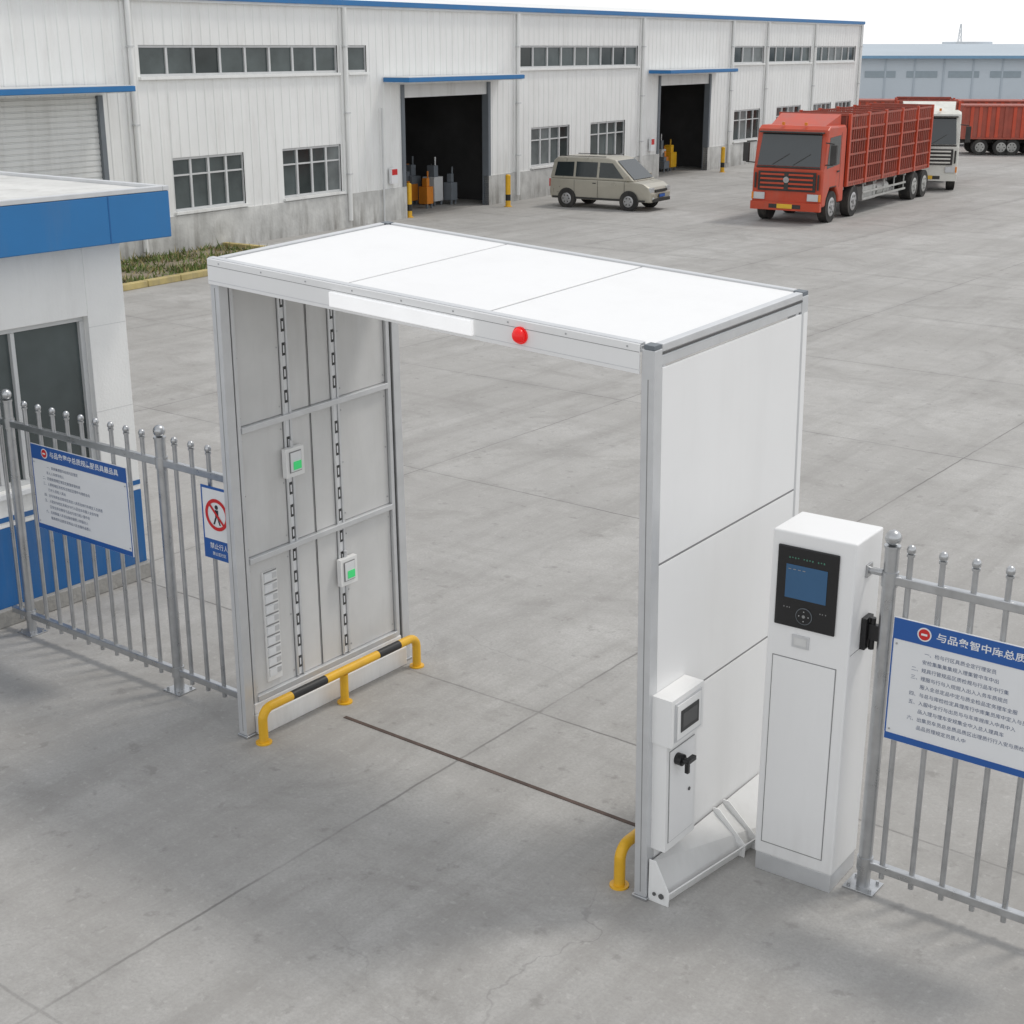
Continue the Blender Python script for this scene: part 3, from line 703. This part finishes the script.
def van(x,y,rot):
    e=empty("van",x,y,0,rot)
    belt=0.92
    def hw(z): return 0.77 if z<=belt else 0.77-(z-belt)*0.17
    lowp=[(-1.74,0.28),(-1.80,0.45),(-1.79,belt),(1.30,belt),(1.60,0.86),(1.80,0.75),(1.89,0.55),(1.88,0.28)]
    upp=[(-1.79,belt),(-1.70,1.48),(-1.56,1.60),(0.30,1.62),(0.55,1.57),(1.30,belt)]
    b=MB()
    for prof in (lowp,upp):
        n=len(prof); vs=[(px,-hw(pz)+(0.07 if px>1.7 else 0),pz) for px,pz in prof]+[(px,hw(pz)-(0.07 if px>1.7 else 0),pz) for px,pz in prof]
        fs=[tuple(range(n)),tuple(range(2*n-1,n-1,-1))]
        for i in range(n):
            j=(i+1)%n; fs.append((j,i,n+i,n+j))
        b.add(vs,fs,VANP)
    b.build("body",e,0.045,None,4)
    b=MB()
    def sw(pts,side,m=VGL,off=0.006):
        v=[(px,side*(hw(pz)+off),pz) for px,pz in pts]
        b.add(v,[tuple(range(len(v)))],m)
    for sd in (-1,1):
        sw([(-1.62,1.00),(-0.92,1.00),(-0.92,1.46),(-1.55,1.44)],sd)
        sw([(-0.84,1.00),(-0.06,1.00),(-0.06,1.47),(-0.84,1.47)],sd)
        sw([(0.02,1.00),(0.92,1.00),(0.48,1.46),(0.02,1.47)],sd)
        for px in (-0.88,-0.02,0.95): sw([(px-0.006,0.36),(px+0.006,0.36),(px+0.006,0.9),(px-0.006,0.9)],sd,CHAS,0.004)
        sw([(-1.7,0.30),(1.7,0.30),(1.7,0.36),(-1.7,0.36)],sd,CHAS,0.005)
        sw([(-0.2,0.80),(-0.08,0.80),(-0.08,0.83),(-0.2,0.83)],sd,CHAS,0.012)
        for px in (-1.15,1.12):
            b.cyl((px,sd*0.766,0.30),(px,sd*0.776,0.30),0.335,CHAS,28)
    b.add([(1.262,-0.68,0.985),(1.262,0.68,0.985),(0.615,0.60,1.545),(0.615,-0.60,1.545)],[(0,1,2,3)],VGL)
    b.add([(-1.795,-0.62,1.0),(-1.795,0.62,1.0),(-1.725,0.58,1.42),(-1.725,-0.58,1.42)],[(0,1,2,3)],VGL)
    for sd in (-1,1):
        b.box(1.78,1.87,sd*0.58-0.12,sd*0.58+0.12,0.60,0.74,LAMP); b.box(1.86,1.915,sd*0.58-0.05,sd*0.58+0.05,0.38,0.44,LAMP)
        b.box(1.00,1.10,sd*0.83-0.07,sd*0.83+0.07,0.96,1.10,VANP)
        b.box(-1.83,-1.78,sd*0.70-0.05,sd*0.70+0.05,0.65,0.90,SIGNRED)
        b.cyl((-1.5,sd*0.62,1.63),(0.2,sd*0.62,1.645),0.012,CHAS,8)
    b.box(1.86,1.905,-0.42,0.42,0.60,0.68,CHAS); b.box(1.88,1.93,-0.6,0.6,0.30,0.40,CHAS); b.box(1.926,1.935,-0.2,0.2,0.44,0.53,PLATEB)
    b.box(1.90,1.925,-0.22,0.22,0.43,0.54,CHAS)
    b.build("glass_and_trim",e,0.004)
    b=MB()
    for px in (-1.15,1.12):
        for sd in (-1,1): wheel(b,px,sd*0.72,0.295,0.17,sd,RIM)
    b.build("wheels",e,0.01)
van(3.18,47.6,-31.5)

def truck(x,y,rot,cabm,clen=8.5,axles=(0,-1.95,-8.0,-9.15),name="cargo_truck"):
    e=empty(name,x,y,0,rot)
    hw=1.10
    b=MB()
    prof=[(-0.95,0.55),(-0.95,2.70),(-0.80,2.80),(0.45,2.80),(0.62,2.70),(0.84,1.62),(0.88,1.55),(0.90,0.50),(0.55,0.50),(0.50,0.72),(0.25,1.02),(-0.25,1.02),(-0.52,0.72),(-0.55,0.55)]
    n=len(prof); vs=[(a,-hw,z) for a,z in prof]+[(a,hw,z) for a,z in prof]
    fs=[tuple(range(n)),tuple(range(2*n-1,n-1,-1))]+[((i+1)%n,i,n+i,n+(i+1)%n) for i in range(n)]
    b.add(vs,fs,cabm); b.build("cab",e,0.06,None,4)
    b=MB()
    b.add([(0.858,-0.98,1.66),(0.858,0.98,1.66),(0.668,0.92,2.58),(0.668,-0.92,2.58)],[(0,1,2,3)],VGL)
    for sd in (-1,1):
        yy=sd*(hw+0.005)
        b.add([(-0.45,yy,1.68),(0.62,yy,1.60),(0.47,yy,2.48),(-0.45,yy,2.52)],[(0,1,2,3)],VGL)
        b.add([(-0.52,yy,1.0),(-0.50,yy,1.0),(-0.50,yy,2.6),(-0.52,yy,2.6)],[(0,1,2,3)],CHAS)
        b.box(-0.42,-0.24,sd*(hw+0.02)-0.01,sd*(hw+0.02)+0.01,1.45,1.50,CHAS)
        b.box(0.78,0.88,sd*1.36-0.09,sd*1.36+0.09,1.75,2.30,CHAS); b.cyl((0.75,sd*1.08,2.35),(0.83,sd*1.36,2.33),0.018,CHAS,8); b.cyl((0.75,sd*1.08,1.72),(0.83,sd*1.36,1.74),0.018,CHAS,8)
        b.box(0.90,0.955,sd*0.84-0.17,sd*0.84+0.17,0.68,0.88,LAMP); b.box(0.90,0.957,sd*1.045-0.03,sd*1.045+0.03,0.68,0.88,AMBER)
        b.box(0.50,0.56,sd*0.35-0.04,sd*0.35+0.04,2.81,2.90,AMBER)
        b.box(-0.30,0.28,sd*1.06-0.04,sd*1.06+0.04,1.03,1.06,CHAS)
        b.box(0.93,0.945,sd*0.98-0.03,sd*0.98+0.03,1.0,1.45,CHAS)
    b.box(0.90,0.935,-0.90,0.90,0.94,1.50,CHAS)
    for z in (1.00,1.13,1.26,1.39): b.box(0.936,0.965,-0.82,0.82,z,z+0.055,cabm)
    b.box(0.936,0.968,-0.07,0.07,0.96,1.48,CHAS)
    b.cyl((0.970,0,1.27),(0.985,0,1.27),0.09,RIM,20)
    b.box(0.84,0.99,-1.09,1.09,0.38,0.62,cabm); b.box(0.991,1.0,-0.5,0.5,0.44,0.56,CHAS); b.box(1.001,1.012,-0.24,0.24,0.44,0.57,PLATEY)
    b.box(0.872,0.882,-1.0,1.0,1.595,1.645,CHAS)
    for yy in (-0.5,0.15): b.add([(0.862,yy,1.68),(0.87,yy,1.70),(0.80,yy+0.5,2.02),(0.792,yy+0.5,2.00)],[(0,1,2,3)],CHAS)
    b.box(0.64,0.84,-0.98,0.98,2.60,2.64,CHAS)
    b.add([(0.25,-0.85,2.80),(0.25,0.85,2.80),(-0.75,0.95,3.10),(-0.75,-0.95,3.10),(-0.75,-0.95,2.80),(-0.75,0.95,2.80)],[(0,1,2,3),(0,3,4),(1,5,2),(3,2,5,4)],cabm)
    b.build("cab_details",e,0.006)
    b=MB(); xe=-1.1-clen
    for sd in (-1,1): b.box(xe+0.05,0.5,sd*0.42-0.05,sd*0.42+0.05,0.68,0.90,CHAS)
    for i in range(8): b.box(-1.2-i*(clen/8.2)-0.05,-1.2-i*(clen/8.2)+0.05,-1.0,1.0,0.86,0.94,CHASG)
    b.box(-4.2,-2.9,0.62,1.04,0.38,0.82,CHASG)
    if clen>6: b.cyl((-5.6,0.80,0.60),(-4.4,0.80,0.60),0.24,CHASG,18)
    b.box(xe+0.4,-2.4,-0.36,0.36,0.5,0.679,CHAS)
    for sd in (-1,1):
        x1=-2.8; x0=max(-7.3,xe+2.4)
        b.box(x0,x1,sd*1.08-0.02,sd*1.08+0.02,0.62,0.68,CHASG); b.box(x0,x1,sd*1.08-0.02,sd*1.08+0.02,0.42,0.48,CHASG)
        k=0
        while x1-0.1-k*1.05>x0: 
            xx=x1-0.1-k*1.05; b.box(xx-0.03,xx+0.03,sd*1.045-0.0145,sd*1.045+0.0145,0.40,0.92,CHASG); k+=1
    b.box(xe+0.02,xe+0.08,-1.0,1.0,0.45,0.60,CHASG)
    for ax in axles: b.cyl((ax,-0.9,0.46),(ax,0.9,0.46),0.07,CHAS,10)
    b.build("chassis",e,0.004)
    b=MB()
    for ax in axles:
        for sd in (-1,1): wheel(b,ax,sd*0.95,0.46,0.27 if ax>-4 else 0.4,sd,RIM if ax>-4 else CHASG)
    b.build("wheels",e,0.012)
    b=MB(); xf=-1.1; zb=0.95; ztp=3.08
    b.box(xe,xf,-hw,hw,zb,zb+0.10,CRED)
    for sd in (-1,1):
        b.box(xe+0.02,xf-0.02,sd*(hw-0.05)-0.008,sd*(hw-0.05)+0.008,zb+0.1,ztp-0.45,CREDIN)
        np_=int(clen/0.21)
        for i in range(np_+1):
            xx=xf-0.03-(clen-0.06)*i/np_; big=(i%8==0); w=0.055 if big else 0.022
            ya,yb=(hw-0.035,hw+(0.05 if big else 0.01)) if sd>0 else (-hw-(0.05 if big else 0.01),-hw+0.035)
            b.box(xx-w,xx+w,ya,yb,zb+0.02,ztp+(0.03 if big else -0.02),CRED if not big else TRED)
        for z in [zb+0.12,zb+0.55,zb+0.95,zb+1.35,ztp-0.42,ztp-0.05]:
            b.box(xe,xf,sd*(hw+0.006)-0.012,sd*(hw+0.006)+0.012,z-0.03,z+0.03,CRED)
    for xx in (xf-0.04,xe+0.04):
        b.box(xx-0.02,xx+0.02,-hw+0.06,hw-0.06,zb+0.1,ztp-0.05,CREDIN)
        for i in range(6): b.box(xx-0.04,xx+0.04,-hw+0.1+i*0.4-0.02,-hw+0.1+i*0.4+0.02,zb+0.1,ztp,CRED)
        b.box(xx-0.05,xx+0.05,-hw+0.04,hw-0.04,ztp-0.05,ztp+0.03,CRED)
    for i in range(1,int(clen/1.7)): b.box(xf-1.7*i-0.025,xf-1.7*i+0.025,-hw+0.05,hw-0.05,ztp-0.04,ztp+0.01,CRED)
    b.build("stake_cargo_body",e,0.004)
    return e
truck(8.62,43.85,-122,TRED)
truck(15.25,53.9,-103,TWHITE,4.6,(0,-4.0,-5.0))

def container_truck(x,y,rot,Lc=16):
    e=empty("container_truck",x,y,0,rot)
    b=MB(); b.box(-Lc/2,Lc/2,-1.1,1.1,0.78,2.32,CRED)
    n=int(Lc/0.4)
    for i in range(n+1):
        xx=-Lc/2+Lc*i/n
        for sd in (-1,1): b.box(xx-0.08,xx+0.08,sd*1.12-0.03,sd*1.12+0.03,0.84,2.26,TRED if i%5 else CRED)
    for z in (0.76,2.26): b.box(-Lc/2-0.03,Lc/2+0.03,-1.17,1.17,z,z+0.08,CRED)
    b.build("container_body",e,0.01)
    b=MB(); b.box(-Lc/2,Lc/2,-0.5,0.5,0.55,0.759,CHAS)
    for sd in (-1,1): b.box(-2.5,2.2,sd*1.05-0.02,sd*1.05+0.02,0.42,0.58,CHASG)
    b.build("chassis",e)
    b=MB()
    for ax in (-Lc/2+0.9,-Lc/2+1.9,-4.6,-3.6,2.9,3.8,Lc/2-1.4):
        for sd in (-1,1): wheel(b,ax,sd*0.95,0.38,0.3,sd,CHASG)
    b.build("wheels",e,0.01)
    b=MB(); b.box(Lc/2+0.2,Lc/2+1.9,-1.05,1.05,0.45,2.35,TRED); b.box(Lc/2+1.9,Lc/2+1.915,-0.95,0.95,1.4,2.2,VGL)
    for sd in (-1,1): b.box(Lc/2+0.7,Lc/2+1.6,sd*1.053-0.004,sd*1.053+0.004,1.4,2.15,VGL)
    b.build("cab",e,0.04)
container_truck(28.9,71.5,-7,14)
container_truck(22.6,79.0,-7,9)

# ------------------------------------------------------------------ distant warehouse
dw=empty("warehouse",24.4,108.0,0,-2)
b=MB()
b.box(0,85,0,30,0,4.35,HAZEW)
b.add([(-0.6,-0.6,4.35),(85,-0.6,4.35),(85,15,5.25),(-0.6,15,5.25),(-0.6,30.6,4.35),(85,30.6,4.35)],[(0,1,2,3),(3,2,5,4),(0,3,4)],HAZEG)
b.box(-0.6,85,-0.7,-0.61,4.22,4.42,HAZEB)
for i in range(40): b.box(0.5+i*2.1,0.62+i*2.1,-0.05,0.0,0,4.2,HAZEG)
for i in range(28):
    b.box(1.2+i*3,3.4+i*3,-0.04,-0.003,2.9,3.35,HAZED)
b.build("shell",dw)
db=empty("distant_buildings",0,0)
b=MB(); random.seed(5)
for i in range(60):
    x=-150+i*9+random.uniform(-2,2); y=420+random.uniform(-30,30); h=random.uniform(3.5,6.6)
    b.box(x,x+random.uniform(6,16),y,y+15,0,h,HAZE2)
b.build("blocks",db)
ms=empty("lattice_mast",118,395)
b=MB()
for i in range(8):
    z0=i*1.35; w=0.9*(1-i/9); w2=0.9*(1-(i+1)/9)
    for sx,sy in ((-1,-1),(1,-1),(1,1),(-1,1)): b.cyl((sx*w,sy*w,z0),(sx*w2,sy*w2,z0+1.35),0.07,HAZE2,6)
    b.cyl((-w,-w,z0),(w2,-w2,z0+1.35),0.05,HAZE2,6); b.cyl((w,-w,z0),(-w2,-w2,z0+1.35),0.05,HAZE2,6)
b.build("lattice",ms)

# ------------------------------------------------------------------ light
el=60; sd=Vector((0.90,0.43,0)).normalized()
sun=bpy.data.lights.new("sun",'SUN'); sun.energy=1.25; sun.angle=R(10.0); sun.color=(1.0,0.955,0.89)
so=bpy.data.objects.new("sun",sun); scene.collection.objects.link(so)
dirv=-(sd*math.cos(R(el))+Vector((0,0,math.sin(R(el)))))
so.rotation_euler=dirv.to_track_quat('-Z','Y').to_euler()
w=bpy.data.worlds.new("World"); scene.world=w; w.use_nodes=True
N=w.node_tree.nodes; L=w.node_tree.links
sky=N.new("ShaderNodeTexSky"); sky.sky_type='NISHITA'; sky.sun_disc=False
sky.sun_elevation=R(el); sky.sun_rotation=math.atan2(sd.x,sd.y); sky.dust_density=1.0; sky.air_density=1.0; sky.ozone_density=1.0
hs=N.new("ShaderNodeHueSaturation"); hs.inputs["Saturation"].default_value=0.5
L.new(sky.outputs[0],hs.inputs["Color"])
# thin overcast veil over the clear sky, brighter towards the hazy horizon
tc=N.new("ShaderNodeTexCoord"); sp=N.new("ShaderNodeSeparateXYZ"); L.new(tc.outputs["Generated"],sp.inputs[0])
mr=N.new("ShaderNodeMapRange"); mr.inputs["From Min"].default_value=0.0; mr.inputs["From Max"].default_value=0.75
mr.inputs["To Min"].default_value=1.28; mr.inputs["To Max"].default_value=0.86; L.new(sp.outputs[2],mr.inputs["Value"])
vs_=N.new("ShaderNodeVectorMath"); vs_.operation='SCALE'; vs_.inputs[0].default_value=(7.15,7.25,7.4); L.new(mr.outputs["Result"],vs_.inputs["Scale"])
mx=N.new("ShaderNodeMix"); mx.data_type='RGBA'; mx.inputs["Factor"].default_value=0.78
L.new(hs.outputs[0],mx.inputs["A"]); L.new(vs_.outputs["Vector"],mx.inputs["B"])
L.new(mx.outputs["Result"],N["Background"].inputs["Color"])
N["Background"].inputs["Strength"].default_value=0.135

# ------------------------------------------------------------------ camera
cam=bpy.data.cameras.new("camera"); cam.lens=50.0; cam.sensor_width=36; cam.clip_end=4000; cam.clip_start=0.05
co=bpy.data.objects.new("camera",cam); scene.collection.objects.link(co)
co.location=(0,0,5.0); co.rotation_euler=(R(90-18.1),0,0)
scene.camera=co
scene.view_settings.view_transform='Standard'; scene.view_settings.look='None'; scene.view_settings.exposure=0; scene.view_settings.gamma=1
